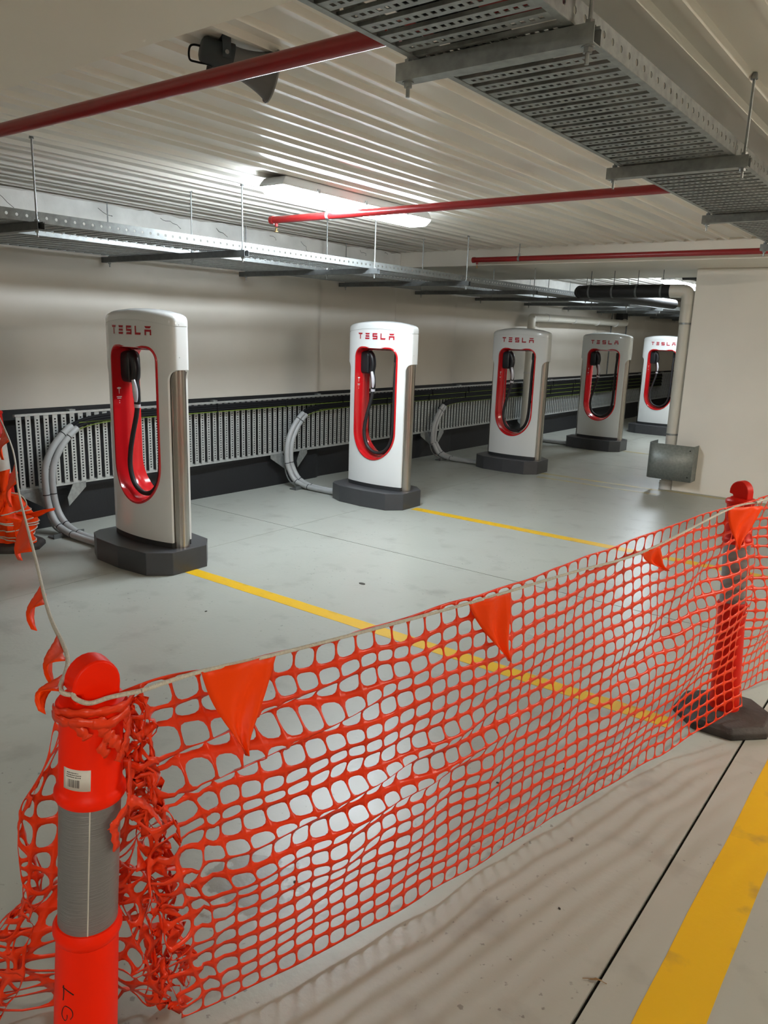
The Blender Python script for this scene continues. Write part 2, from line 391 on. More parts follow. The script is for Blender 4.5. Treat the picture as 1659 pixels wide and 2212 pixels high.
def make_charger():
    root = thing('charging_station', '', 'charger')
    # plinth
    pl = [(0.395,-0.14),(0.395,0.14),(0.275,0.25),(0.0,0.285),(-0.275,0.262),(-0.42,0.19),(-0.46,0.12),(-0.46,-0.12),(-0.42,-0.19),(-0.275,-0.262),(0.0,-0.285),(0.275,-0.262)]
    MB().prism([(x, y, 0) for x, y in pl], (0,0,0.155)).build('plinth', 'plinth_grey', root, bevel=0.004)
    # base strip
    st = plan(0.985)
    st = [(max(-0.31, min(0.31, x)), y) for x, y in st]
    MB().rings([[(x, y, 0.155) for x, y in st], [(x, y, 0.192) for x, y in st]]).build('base_strip', 'plinth_strip', root, smooth=40)
    # body: full plan extruded with a soft top, side channels and the opening cut out
    arch = lambda x: 0.034*(1-(x/HW)**2) - 0.030
    rs = [[(x, y, 0.192) for x, y in plan()], [(x, y, 1.50) for x, y in plan()], [(x, y, 1.618+arch(x)) for x, y in plan()]] + [[(x*k, y*k, 1.619+arch(x*k)) for x, y in plan()] for k in (0.7, 0.35, 0.05)]
    body = MB().rings(rs)
    zt, zr = 1.335, 0.075
    def shoulder(sg):
        P = [(sg*0.6, 0.1), (sg*0.316, 0.1), (sg*0.316, 1.25)]
        for k in range(1, 9):
            a = PI - PI/2*k/8; P.append((sg*(0.316+0.062+0.062*math.cos(a)), 1.25+0.075*math.sin(a)))
        P += [(sg*0.6, 1.325)]
        return MB().prism([(x, -0.3, z) for x, z in P], (0, 0.6, 0))
    cut = [shoulder(1), shoulder(-1)]
    for sg in (1, -1):
        cut.append(MB().lathe([(0.064, 0.1), (0.064, 1.31)], 32, (sg*0.305, 0, 0)))
    cut.append(MB().prism([(x, -0.4, z) for x, z in opening()], (0, 0.8, 0)))
    me = eval_bool(body, cut); me.name = 'body'
    bm = bmesh.new(); bm.from_mesh(me); bmesh.ops.remove_doubles(bm, verts=bm.verts, dist=1e-5); bmesh.ops.recalc_face_normals(bm, faces=bm.faces); shade(bm, 32); bm.to_mesh(me); bm.free()
    me.materials.clear(); me.materials.append(MATS['charger_white']); bod = link('body', me, root)
    # cap with soft edge and a thin seam below it
    cp = []
    for k, z in ((0.975, 1.617), (0.975, 1.622), (1.0, 1.6225), (1.0, 1.650), (0.985, 1.664), (0.95, 1.675), (0.85, 1.684), (0.5, 1.692), (0.2, 1.694)):
        cp.append([(x, y, z+arch(x)) for x, y in plan(k)])
    MB().rings(cp).build('top_cap', 'charger_white', root, smooth=45)
    # screws on the head flank
    for sg in (1,):
        for z in (1.60, 1.40):
            MB().lathe([(0.006, 0), (0.006, 0.003), (0.004, 0.004)], 10, (0.360, -0.02, z), (1, 0, 0)).build('screw', 'galv', root)
    # steel posts
    for sg in (1, -1):
        MB().lathe([(0.057, 0.155), (0.057, 1.34)], 40, (sg*0.305, 0, 0)).build('steel_post', 'steel_tube', root, smooth=40)
    # red liner with proud lip on both faces
    sec = []
    for off, f in ((0.012, 'F'), (0.012, 'f'), (0.004, 'f2'), (-0.003, 'f'), (-0.006, -0.075), (-0.009, -0.045), (-0.018, -0.030), (-0.021, 0.0), (-0.018, 0.030), (-0.009, 0.045), (-0.006, 0.075), (-0.003, 'b'), (0.004, 'b2'), (0.012, 'b'), (0.012, 'B')):
        ring = []
        for x, z in opening(off):
            ys_ = ysurf(max(-0.34, min(0.34, x)))
            yv = {'F': ys_+0.01, 'f': ys_-0.004, 'f2': ys_-0.008, 'b': -ys_+0.004, 'b2': -ys_+0.008, 'B': -ys_-0.01}[f] if isinstance(f, str) else f
            ring.append((x, yv, z))
        sec.append(ring)
    n = len(sec[0])
    li = MB().rings(sec, False, False).build('red_liner', 'charger_red', root, smooth=60)
    # small printed emblem and two text lines on the liner's left flank
    ex, ez = -OPX+0.0085, 1.155
    def yz(pts, mb): mb.add([(ex, y, z) for y, z in pts], [tuple(range(len(pts)))])
    em = MB(); yz([(-0.080,ez+0.02),(-0.064,ez+0.024),(-0.048,ez+0.02),(-0.051,ez+0.013),(-0.061,ez+0.013),(-0.063,ez-0.02),(-0.065,ez-0.02),(-0.067,ez+0.013),(-0.077,ez+0.013)], em)
    em.build('emblem_print', 'print_white', li, solid=0.0008)
    tx = MB()
    for z, a, b in ((1.113, -0.084, -0.044), (1.103, -0.080, -0.050), (1.085, -0.067, -0.061), (1.072, -0.067, -0.061)): yz([(a,z),(b,z),(b,z+0.0035),(a,z+0.0035)], tx)
    tx.build('text_print', 'print_white', li, solid=0.0008)
    # holster, connector handle, cable
    ho = MB()
    hp = []
    for k in range(24):
        a = 2*PI*k/24; hp.append((0, 0.052*sup(math.cos(a), 4), 1.318+0.105*sup(math.sin(a), 4)))
    ho.rings([[(-0.215, y*s, 1.318+(z-1.318)*s) for _, y, z in hp] for s in (1.0,)] + [[(xx, y*s, 1.318+(z-1.318)*s) for _, y, z in hp] for xx, s in ((-0.15, 1.0), (-0.138, 0.95), (-0.132, 0.8))])
    ho.build('holster', 'charger_black', root, smooth=50)
    ha = MB(); path = spline([(-0.15,-0.01,1.40), (-0.118,-0.012,1.37), (-0.100,-0.014,1.30), (-0.107,-0.018,1.23), (-0.090,-0.022,1.17), (-0.083,-0.024,1.11), (-0.086,-0.024,1.075)], 5)
    nr = len(path); rr = [0.036 + (0.022-0.036)*min(1, i/(nr*0.75)) for i in range(nr)]
    ha.tube(path, rr, 16); hn = ha.build('connector', 'charger_black', root, smooth=50)
    gp = spline([(-0.089,-0.045,1.235), (-0.075,-0.046,1.18), (-0.070,-0.046,1.13), (-0.073,-0.044,1.09)], 5)
    MB().tube(gp, [0.008+0.010*math.sin(PI*min(1, 0.1+0.85*i/(len(gp)-1))) for i in range(len(gp))], 12).build('grip_inlay', 'handle_silver', hn, smooth=50)
    MB().lathe([(0.021, 0), (0.021, 0.03)], 20, (-0.086, -0.024, 1.05), (0.02, 0, 1)).build('collar', 'handle_silver', hn, smooth=40)
    cb = spline([(-0.086,-0.024,1.052), (-0.098,-0.03,0.98), (-0.128,-0.04,0.86), (-0.155,-0.045,0.74), (-0.155,-0.05,0.64), (-0.120,-0.052,0.545), (-0.055,-0.054,0.495), (0.02,-0.055,0.482), (0.095,-0.054,0.51), (0.152,-0.052,0.58), (0.176,-0.05,0.70), (0.180,-0.045,0.95), (0.180,-0.04,1.20), (0.182,-0.03,1.33), (0.178,-0.02,1.40)], 6)
    MB().tube(cb, 0.0165, 12).build('charging_cable', 'rubber_black', root, smooth=50)
    MB().box(0.165, 0.20, -0.05, 0.02, 1.33, 1.415).build('cable_gland', 'charger_black', root, bevel=0.008)
    # lettering on the head, following the curved face
    H = 0.055; zb = 1.531; W = 0.056; gap = 0.0335; t = 0.0135
    def stroke(mb, q):       # q: quad (x, z) lower-left, lower-right, upper-right, upper-left; split in x
        nn = 5; lo = []; hi = []
        for k in range(nn+1):
            u = k/nn
            a = (q[0][0]+(q[1][0]-q[0][0])*u, q[0][1]+(q[1][1]-q[0][1])*u); b = (q[3][0]+(q[2][0]-q[3][0])*u, q[3][1]+(q[2][1]-q[3][1])*u)
            lo.append((a[0], ysurf(a[0])-0.0022, a[1])); hi.append((b[0], ysurf(b[0])-0.0022, b[1]))
        lo2 = [(p[0], p[1]+0.004, p[2]) for p in lo]; hi2 = [(p[0], p[1]+0.004, p[2]) for p in hi]
        mb.rings([lo2, lo, hi, hi2], False, False, False)
    def R(x0, x1, z0, z1): return [(x0,z0),(x1,z0),(x1,z1),(x0,z1)]
    def letters():
        T = [[(0.006,H-t),(W-0.006,H-t),(W,H),(0,H)], R(W/2-0.006, W/2+0.006, 0, H-t-0.002)]
        E = [[(0.006,H-t),(W-0.006,H-t),(W,H),(0,H)], [(0.003,H/2-t/2),(W-0.003,H/2-t/2),(W-0.006,H/2+t/2),(0.006,H/2+t/2)], [(0.002,0),(W-0.006,0),(W,t),(0,t)]]
        S = [[(0,H-t),(W-0.004,H-t),(W,H),(0,H)], R(0, 0.012, H/2-t/2, H-t), R(0, W, H/2-t/2, H/2+t/2), R(W-0.012, W, 0, H/2-t/2), [(0.0,0),(W-0.012,0),(W-0.012,t),(0.005,t)]]
        Lr = [R(0, 0.012, 0, H), [(0.012,0),(W-0.005,0),(W,t),(0.012,t)]]
        A = [[(0.010,H-t),(W-0.010,H-t),(W,H),(0,H)], R(0, W, H/2-t/2, H/2+t/2), R(0, 0.012, 0, H/2-t/2), R(W-0.012, W, 0, H/2-t/2)]
        return [T, E, S, Lr, A]
    x = -(5*W+4*gap)/2
    for nm, Ls in zip('TESLA', letters()):
        mb = MB()
        for q in Ls: stroke(mb, [(x+a, zb+b) for a, b in q])
        mb.build('letter', 'logo_red', bod, fix=True); x += W+gap
    return root
ch0 = make_charger()
CX = -4.33
chl = ['nearest charging station, its front in shade, beside the gravel-grey cable loop on the left', 'brightly lit charging station, second from the left', 'charging station third from the left, standing before the thin vertical wall pipe',
       'charging station fourth from the left, shaded front', 'bright white charging station half hidden by the grey pillar downpipe', 'farthest charging station, hidden but for a sliver behind the pillar']
chl[0] = 'nearest and largest charging station on the left, its front in shade'
for i, y in enumerate(CY):
    o = ch0 if i == 0 else copy_tree(ch0)
    o.location = (CX + (-0.028, -0.062, -0.03, -0.02, -0.02, 0)[i], y, 0); o['label'] = chl[i]; o['group'] = 'charging stations in a row'

# ------------------------------------------------------------------ cable trays
PITCH = 0.072
FLATLIP = 0.008
def slat_mesh(length, width=0.044, lip=0.008):
    # slat along u with a lip on either side, one row of square holes
    nh = int(length/0.022); us = [length*k/nh for k in range(nh+1)]
    m = perf(us, [-width/2, width/2], lambda i, j, hu, hv: (0.0066, 0.0080) if 0 < i < nh-1 else None, lambda u, v: (u, v, 0), e=6, segs=1)
    for sg in (-1, 1):
        m.add([(0, sg*width/2, 0), (length, sg*width/2, 0), (length, sg*(width/2), lip), (0, sg*(width/2), lip)], [(0,1,2,3)])
    return m
def rail_mesh(L_, h=0.055, pitch=0.055, r=0.0085):
    n = int(L_/pitch); us = [L_*k/n for k in range(n+1)]
    m = perf(us, [0, h], lambda i, j, hu, hv: (r, r), lambda u, v: (u, v, 0), e=2, segs=2)
    m.add([(0, h, 0), (L_, h, 0), (L_, h, 0.014), (0, h, 0.014)], [(0,1,2,3)])
    m.add([(0, 0, 0), (L_, 0, 0), (L_, 0, 0.018), (0, 0, 0.018)], [(0,1,2,3)])
    return m
def place(o, M): o.matrix_local = M; return o
def basis(ex, ey, ez, o): return Matrix(((ex[0],ey[0],ez[0],o[0]),(ex[1],ey[1],ez[1],o[1]),(ex[2],ey[2],ez[2],o[2]),(0,0,0,1)))
def flat_tray(x0, x1, ya, yb, z, label, m='galv', low=False):
    t = thing('cable_tray', label, 'cable tray', ((x0+x1)/2, ya, z))
    xc = (x0+x1)/2; L_ = yb-ya; wd = x1-x0
    sm = slat_mesh(wd-0.02).build('slat', m, t, solid=0.0016); sd = sm.data
    n = int(L_/PITCH)
    for k in range(n):
        o = sm if k == 0 else sm.copy()
        if k: C.objects.link(o)
        o.parent = t; place(o, basis((1,0,0),(0,1,0),(0,0,1), (-wd/2+0.01, PITCH*(k+0.5), 0.002)))
    rl = rail_mesh(L_).build('side_rail', m, t, solid=0.0018)
    place(rl, basis((0,1,0),(0,0,1),(1,0,0), (-wd/2, 0, 0)))
    r2 = rl.copy(); C.objects.link(r2); r2.parent = t; place(r2, basis((0,1,0),(0,0,1),(-1,0,0), (wd/2, 0, 0)))
    if low: rl.scale.y = 0.35
    return t
def strut_hanger(x0, x1, y, z, rods, label, grp, m='galv_dull'):
    t = thing('tray_hanger', label, 'hanger', ((x0+x1)/2, y, z)); xc = (x0+x1)/2
    # open channel, mouth upward
    a, b, c, d = -0.0205, 0.0205, 0.0, 0.041
    P = [(a, d), (a, c), (b, c), (b, d), (b-0.010, d), (b-0.010, d-0.006), (b-0.0025, d-0.006), (b-0.0025, c+0.0025), (a+0.0025, c+0.0025), (a+0.0025, d-0.006), (a+0.010, d-0.006), (a+0.010, d)]
    MB().prism([(x0-xc, yy, zz) for yy, zz in P], (x1-x0, 0, 0)).build('channel', m, t)
    for rx in rods:
        MB().lathe([(0.005, -0.035), (0.005, ZC-z+0.0)], 8, (rx-xc, 0, 0)).build('threaded_rod', 'galv', t, smooth=40)
        nt = MB().lathe([(0.011, -0.012), (0.011, -0.002)], 6, (rx-xc, 0, 0)).lathe([(0.015, -0.002), (0.015, 0.0)], 14, (rx-xc, 0, 0))
        nt.build('nut', 'galv', t)
        MB().lathe([(0.011, 0.044), (0.011, 0.052)], 6, (rx-xc, 0, 0)).build('nut', 'galv', t)
        MB().lathe([(0.013, 0), (0.009, 0.02)], 10, (rx-xc, 0, ZC-z-0.022)).build('ceiling_anchor', 'galv', t)
    return tag(t, label, 'hanger', grp)
flat_tray(-1.24, -0.815, -0.9, 7.6, 2.262, 'galvanised slatted cable tray crossing the ceiling at upper right')
flat_tray(-4.455, -4.10, 0.6, 19.0, 2.105, 'galvanised cable tray hung over the chargers, nearer of the pair', low=True)
flat_tray(-5.52, -4.70, 0.6, 19.0, 2.105, 'galvanised cable tray close to the left wall, farther of the pair')
for i, y in enumerate((0.36, 1.74, 3.15, 4.50, 5.9)):
    lab = ['steel hanger of the upper right tray out of view above the lens', 'steel hanger nearest the viewer under the upper right tray', 'second steel hanger under the upper right tray', 'third steel hanger under the upper right tray, small bolt at its left end', 'farthest steel hanger under the upper right tray'][i]
    strut_hanger(-1.29, -0.765, y, 2.218, (-1.265, -0.785), lab, 'hangers of the right tray', 'galv')
for i, y in enumerate([0.86+1.45*k for k in range(13)]):
    if i == 0: continue
    strut_hanger(-5.66, -4.02, y, 2.062, (-5.58, -4.58, -4.06), 'dark steel hanger under the twin trays, number %s along from the left edge' % ['', 'one', 'two', 'three', 'four', 'five', 'six', 'seven', 'eight', 'nine', 'ten', 'eleven', 'twelve'][i], 'hangers of the twin trays')
# cables lying in the right tray
for i, (dx, r) in enumerate(((-0.33, .016), (-0.285, .018), (-0.24, .015), (-0.37, .014))):
    P = spline([(-0.815+dx*0.9+0.012*math.sin(k*1.7+i), -0.9+0.85*k, 2.285+r) for k in range(11)], 4)
    tag(MB().tube(P, r, 8).build('power_cable', 'cable_black', smooth=50), 'black power cable in the upper right tray, %s from its left rail' % ('second', 'third', 'fourth', 'first')[i], 'cable', 'cables in the right tray')

# wall tray: upright slats
wt = thing('wall_cable_tray', 'slatted galvanised cable tray mounted upright along the dark lower wall', 'cable tray', (-5.605, 2.9, 0.342))
sm = slat_mesh(0.545, 0.040, 0.004).build('slat', 'galv_lit', wt, solid=0.0016)
for k in range(220):
    o = sm if k == 0 else sm.copy()
    if k: C.objects.link(o)
    o.parent = wt; place(o, basis((0,0,1),(0,1,0),(-1,0,0), (0.022, 0.03+PITCH*k, 0.012)))
rl = rail_mesh(15.9, 0.03, 0.06, 0.006).build('side_rail', 'galv_lit', wt, solid=0.0018)
place(rl, basis((0,1,0),(1,0,0),(0,0,1), (0.0, 0, -0.002)))
r2 = rl.copy(); C.objects.link(r2); r2.parent = wt; place(r2, basis((0,1,0),(1,0,0),(0,0,-1), (0.0, 0, 0.572)))
for k in range(11):
    for z in (-0.004, 0.573):
        MB().box(-0.04, 0.012, 0.45+1.45*k, 0.50+1.45*k, z-0.004 if z < 0 else z, z+0.0 if z < 0 else z+0.012).build('fixing_clip', 'galv', wt)

# ------------------------------------------------------------------ cable bundles with conduits from the wall tray to each charger
def bundle(c, i, label, clabel):
    zt = 0.866 - 0.064*i
    top = [(0.80, zt), (0.42, zt-0.012), (0.22, zt-0.04), (0.06, zt-0.105), (-0.05, zt-0.215)]
    t = thing('cable_bundle', label, 'cable', (-5.545, c, 0), 0, 'black cable bundles on the wall tray')
    for k in range(3):
        P = spline([(0.012+0.006*k, 17.6-c, zt-0.019*(k-1)), (0.012, (17.6-c)*0.5, zt-0.019*(k-1)), (0.012, 1.3, zt-0.019*(k-1))] + [(0.012, y+0.004, z-0.019*(k-1)) for y, z in top[:4]], 8)
        MB().tube(P, 0.0135, 8).build('cable', 'cable_black', t, smooth=50)
    P = spline([(0.022, 17.6-c, zt-0.036), (0.022, 1.3, zt-0.036)] + [(0.022, y+0.02, z-0.036) for y, z in top[:4]], 6)
    MB().tube(P, 0.0042, 6).build('earth_cable', 'earth_green', t, smooth=50)
    for k in range(1, int((17.6-c-0.8)/0.9)):
        y = 0.7+0.9*k
        MB().box(0.0, 0.032, y, y+0.008, zt-0.045, zt+0.034).build('cable_tie', 'cable_black', t)
    # conduits
    e = thing('conduit_pair', clabel, 'conduit', (-5.545, c, 0), 0, 'grey conduit pairs')
    A = [(0.035, 0.13, zt-0.055), (0.04, 0.06, zt-0.10), (0.045, -0.045, zt-0.21), (0.05, -0.115, zt-0.35), (0.055, -0.125, zt-0.52), (0.075, -0.115, 0.19), (0.14, -0.10, 0.085), (0.25, -0.092, 0.045), (0.42, -0.088, 0.030), (0.755, -0.085, 0.030)]
    B = [(0.035, 0.175, zt-0.075), (0.04, 0.105, zt-0.125), (0.045, 0.015, zt-0.225), (0.05, -0.055, zt-0.36), (0.055, -0.068, zt-0.52), (0.075, -0.058, 0.20), (0.14, -0.045, 0.10), (0.25, -0.038, 0.05), (0.42, -0.034, 0.030), (0.755, -0.030, 0.030)]
    PA = spline(A, 8); PB = spline(B, 8)
    for P in (PA, PB):
        o = MB().tube(P, 0.0255, 14).build('conduit', 'conduit_grey', e, smooth=50)
        for q in (9, 34, 50, 60):
            d = (P[q+1]-P[q-1]).normalized()
            MB().lathe([(0.0272, -0.003), (0.0272, 0.003)], 14, P[q], d).build('cable_tie', 'cable_black', o)
    return t
nm = ['nearest', 'second', 'third', 'fourth']
for i in range(4):
    bundle(CY[i], i, ['black cable bundle on top of the wall tray, feeding the nearest charger', 'black cable bundle feeding the second charger, one below the topmost', 'black cable bundle feeding the third charger from the left', 'lowest black cable bundle, feeding the fourth charger'][i],
           'pair of grey conduits curving down the wall to the %s charger from the left' % nm[i])
    c = CY[i]
    b = thing('conduit_bracket', 'galvanised V-shaped bracket behind the conduits of the %s charger from the left' % nm[i], 'bracket', (-5.60, c, 0), 0, 'conduit brackets')
    MB().prism([(0.03, -0.285, 0.345), (0.03, -0.12, 0.345), (0.045, -0.06, 0.245), (0.05, -0.07, 0.165), (0.03, -0.285, 0.305)], (0.004, 0, 0)).build('gusset_plate', 'galv', b)
    MB().prism([(0.03, 0.26, 0.350), (0.03, 0.15, 0.348), (0.045, 0.085, 0.245), (0.05, 0.092, 0.175), (0.03, 0.258, 0.305)], (0.004, 0, 0)).build('gusset_plate', 'galv', b)
    for s in (-0.105, -0.045):
        P = spline([(0.03, s+0.02, 0.36), (0.055, s, 0.24), (0.085, s, 0.12), (0.16, s, 0.045), (0.28, s+0.01, 0.012)], 6)
        MB().tube(P, 0.007, 6).build('side_rail', 'galv', b, smooth=50)
    MB().box(0.21, 0.29, -0.19, 0.06, 0.0, 0.012).box(0.285, 0.295, -0.19, 0.06, 0.0, 0.035).build('foot', 'galv_dull', b)

# ------------------------------------------------------------------ lamps
def batten(x, y, L_, label, lamp, grp='battens'):
    t = thing('batten_light', label, 'ceiling light', (x, y, 0), 0, grp); h = L_/2
    def ring(wd, ln, z): return [(-wd, -ln, z), (wd, -ln, z), (wd, ln, z), (-wd, ln, z)]
    MB().rings([ring(0.085, h-0.05, 2.509), ring(0.094, h-0.03, 2.500), ring(0.102, h, 2.462), ring(0.102, h, 2.450)]).build('housing', 'lamp_body', t, bevel=0.004)
    MB().rings([ring(0.099, h-0.003, 2.4505), ring(0.098, h-0.006, 2.44), ring(0.078, h-0.03, 2.405), ring(0.06, h-0.05, 2.398)]).build('diffuser', lamp, t, bevel=0.004)
    for sx in (-1, 1):
        for yy in (-h*0.6, 0, h*0.6):
            MB().box(sx*0.1045-0.003, sx*0.1045+0.003, yy-0.012, yy+0.012, 2.445, 2.47).build('clip', 'galv', t)
    return t
batten(-3.62, 4.40, 1.62, 'bright twin-tube batten light above the first two chargers', 'lamp_bay')
batten(-3.68, 12.3, 1.62, 'glaring batten light in the far bay beside the pillar top', 'lamp_bay2')
batten(-3.62, -3.4, 1.62, 'batten light in the bay behind the viewpoint', 'lamp_bay0')
batten(2.2, -2.2, 1.62, 'unseen batten light added over the lane behind the viewpoint to lighten the pillar and ceiling', 'lamp_lane_fill')
batten(2.2, 4.6, 1.62, 'batten light over the driving lane right of the tray', 'lamp_lane')
batten(2.2, 12.3, 1.62, 'batten light over the driving lane beyond the pillar', 'lamp_lane')

# ------------------------------------------------------------------ red sprinkler pipes
def sprinkler_pipe(x0, x1, y, z, r, label, hang):
    t = thing('sprinkler_pipe', label, 'pipe', (x0, y, z), 0, 'red sprinkler pipes')
    MB().tube([(0,0,0), (x1-x0,0,0)], r, 20).build('pipe', 'pipe_red', t, smooth=40)
    MB().lathe([(r+0.004, 0), (r+0.004, 0.03)], 20, (-0.005, 0, 0), (1, 0, 0)).build('end_cap', 'pipe_red', t, smooth=40)
    MB().lathe([(0.011, -r-0.022), (0.013, -r)], 12, (0.05, 0, 0)).build('outlet', 'pipe_red', t)
    MB().lathe([(0.010, -r-0.03), (0.006, -r-0.038), (0.004, -r-0.05), (0.016, -r-0.056), (0.016, -r-0.058)], 12, (0.05, 0, 0)).build('sprinkler_head', 'brass', t)
    for hx in hang:
        k = hx-x0
        MB().lathe([(0.005, 0.0), (0.005, ZC-z-r)], 8, (k, 0, r)).build('hanger_rod', 'galv', t)
        MB().lathe([(r+0.003, -0.011), (r+0.003, 0.011)], 20, (k, 0, 0), (1, 0, 0)).build('hanger_clip', 'galv', t)
        MB().lathe([(0.012, 0), (0.012, 0.025)], 8, (k, 0, r)).build('hanger_nut', 'galv', t)
sprinkler_pipe(-4.9, 3.0, 1.752, 2.345, 0.025, 'dark red sprinkler pipe nearest the viewer, crossing in front of the horn', (0.2, -4.4))
sprinkler_pipe(-4.27, 3.0, 4.24, 2.366, 0.025, 'red sprinkler pipe whose end passes under the bright batten light', (-3.72, -0.3))
sprinkler_pipe(-4.50, 3.0, 7.50, 2.385, 0.026, 'red sprinkler pipe along the far beam above the pillar', (-3.95, -0.5))

# ------------------------------------------------------------------ horn loudspeaker
hs = thing('horn_speaker', 'grey horn loudspeaker on a black bracket under the ceiling at upper left', 'loudspeaker', (-2.16, 1.95, ZC))
hb = Vector((-2.214, 1.87, 2.494)) - Vector(hs.location); hm = Vector((-2.098, 2.08, 2.444)) - Vector(hs.location)
ax = (hm-hb).normalized(); Lh = (hm-hb).length
q = Vector((0,0,1)).rotation_difference(ax)
MB().lathe([(0.025, 0), (0.036, 0.005), (0.041, 0.015), (0.043, 0.06), (0.050, 0.098), (0.050, 0.106), (0.04, 0.108)], 32, hb, ax).build('driver_housing', 'horn_dark', hs, smooth=40)
hp = [(0.045, 0.104)]
for k in range(1, 15):
    u = k/14; hp.append((0.045 + 0.034*(u**2.0), 0.104+(Lh-0.104)*u))
prof = hp + [(0.084, Lh-0.002), (0.086, Lh+0.003), (0.084, Lh+0.008), (0.076, Lh+0.004)] + [(r-0.004, h) for r, h in reversed(hp)]
MB().lathe(prof, 40, hb, ax, False, True).build('horn', 'horn_grey', hs, smooth=40)
MB().lathe([(0.004, 0.06), (0.014, 0.08), (0.018, 0.13), (0.015, 0.16), (0.001, 0.17)], 20, hb, ax).build('phase_plug', 'horn_dark', hs, smooth=40)
pv = hb + ax*0.078
side = q @ Vector((0, 1, 0)); side = Vector((ax.y, -ax.x, 0)).normalized()
ah = Vector((ax.x, ax.y, 0)).normalized()
for s in (-1, 1):
    p = pv + side*s*0.050
    MB().prism([p+ah*-0.014+Vector((0,0,-0.016)), p+ah*0.014+Vector((0,0,-0.016)), p+ah*0.014+Vector((0,0,-p.z)), p+ah*-0.014+Vector((0,0,-p.z))], side*s*0.004).build('bracket_arm', 'horn_dark', hs)
    MB().lathe([(0.007, 0), (0.007, 0.006)], 8, p+side*s*0.004, side*s).build('bolt', 'galv', hs)
a_ = pv+side*0.054; b_ = pv-side*0.054
MB().prism([Vector((q3.x, q3.y, -0.004)) for q3 in (a_-ah*0.014, a_+ah*0.014, b_+ah*0.014, b_-ah*0.014)], (0,0,0.004)).build('bracket_plate', 'horn_dark', hs)
MB().lathe([(0.009, 0), (0.011, 0.03), (0.006, 0.034)], 10, hb+ax*0.03+Vector((0,0,-0.045)), (-0.2, 0, -1)).build('cable_gland', 'charger_black', hs)
P = spline([hb+ax*0.02+Vector((0,0,0.008)), hb+Vector((-0.025,-0.005,0.012)), hb+Vector((-0.042,-0.01,0.004)), hb+Vector((-0.040,-0.012,-0.03)), hb+Vector((-0.012,-0.006,-0.042)), hb+ax*0.025+Vector((0,0,-0.040))], 6)
MB().tube(P, 0.0035, 8).build('speaker_lead', 'cable_black', hs, smooth=50)

# ------------------------------------------------------------------ downpipe, black pipe, guard at the pillar
dp = thing('downpipe', 'grey plastic downpipe against the left edge of the pillar', 'pipe', (-2.535, 8.66, 0))
MB().lathe([(0.062, 0.10), (0.062, 2.04)], 32).build('pipe', 'pvc_grey', dp, smooth=40)
MB().lathe([(0.068, 1.80), (0.068, 2.04), (0.064, 2.05)], 32).build('socket', 'pvc_grey', dp, smooth=40)
MB().tube(spline([(0,0,1.99), (0,0,2.06), (-0.025,0,2.11), (-0.09,0,2.125), (-0.19,0,2.125)], 6), 0.071, 24).build('elbow', 'pvc_grey', dp, smooth=40)
MB().lathe([(0.076, 0.0), (0.076, 0.10)], 32).lathe([(0.079, 0.05), (0.079, 0.075)], 32).build('floor_socket', 'pvc_white', dp, smooth=40)
for z in (0.60, 1.78):
    MB().lathe([(0.065, z), (0.065, z+0.02)], 32).build('pipe_clip', 'galv', dp, smooth=40)
lp = thing('lagged_pipe', 'thick black lagged pipe under the beam left of the pillar', 'pipe', (-2.70, 8.66, 2.125))
MB().tube(spline([(0.0,0,0), (-0.5,0,0), (-0.93,0,-0.003), (-1.02,0.02,-0.003), (-1.06,0.10,-0.003), (-1.07,0.35,0.0), (-1.07,3.5,0.02)], 8), 0.070, 24).build('lagging', 'black_lagging', lp, smooth=40)
for k in range(4):
    MB().lathe([(0.004, 0.06), (0.004, ZB-2.125)], 8, (-0.12-0.27*k, 0, 0)).build('hanger_rod', 'galv_dull', lp)
    MB().lathe([(0.073, -0.01), (0.073, 0.01)], 24, (-0.12-0.27*k, 0, 0), (1,0,0)).build('hanger_clip', 'galv_dull', lp)
gd = thing('pipe_guard', 'grey bent sheet-metal guard round the foot of the downpipe', 'guard', (-2.46, 8.6, 0.14))
P = []
for k in range(13):
    a = PI/2*k/12; P.append((-0.175-0.075*math.sin(a), -0.17+0.075-0.075*math.cos(a)))
out = [(0.24, -0.17)] + P + [(-0.25, 0.16)]
MB().rings([[(x, y, 0.0) for x, y in out], [(x, y, 0.385) for x, y in out]], False, False, False).build('plate', 'guard_metal', gd, smooth=30, solid=0.004)
MB().box(0.236, 0.24, -0.17, 0.0, 0, 0.385).build('return_flange', 'guard_metal', gd)
for z in (0.05, 0.335):
    MB().lathe([(0.008, 0), (0.006, 0.005)], 10, (0.20, -0.172, z), (0,-1,0)).build('bolt', 'charger_black', gd)
# pipes on the far wall
wp = thing('wall_drain_pipe', 'grey drain pipe running level on the wall then down behind the third charger', 'pipe', (-5.43, 10.85, 0))
MB().tube(spline([(0,0,0.0), (0,0,1.2), (0,0,1.80), (0,0.04,1.86), (0,0.12,1.885), (0,1.5,1.90), (0,3.7,1.905), (0,3.85,1.93)], 6), 0.060, 20).build('pipe', 'pvc_grey', wp, smooth=40)
for y in (0.5, 1.5, 2.5, 3.4):
    MB().lathe([(0.064, -0.02), (0.064, 0.02)], 20, (0, y, 1.893), (0,1,0)).build('collar', 'pvc_white', wp, smooth=40)
MB().lathe([(0.064, 0), (0.064, 0.03)], 20, (0, 0, 1.05)).build('pipe_clip', 'pvc_white', wp, smooth=40)
jb = thing('junction_box', 'small black junction box on the wall under the far trays', 'box', (-5.55, 14.9, 1.95))
MB().box(-0.08, 0.06, -0.12, 0.12, 0.0, 0.16).build('box', 'charger_black', jb, bevel=0.008)
MB().lathe([(0.03, -0.03), (0.03, 0.0)], 12).build('gland', 'pvc_white', jb)
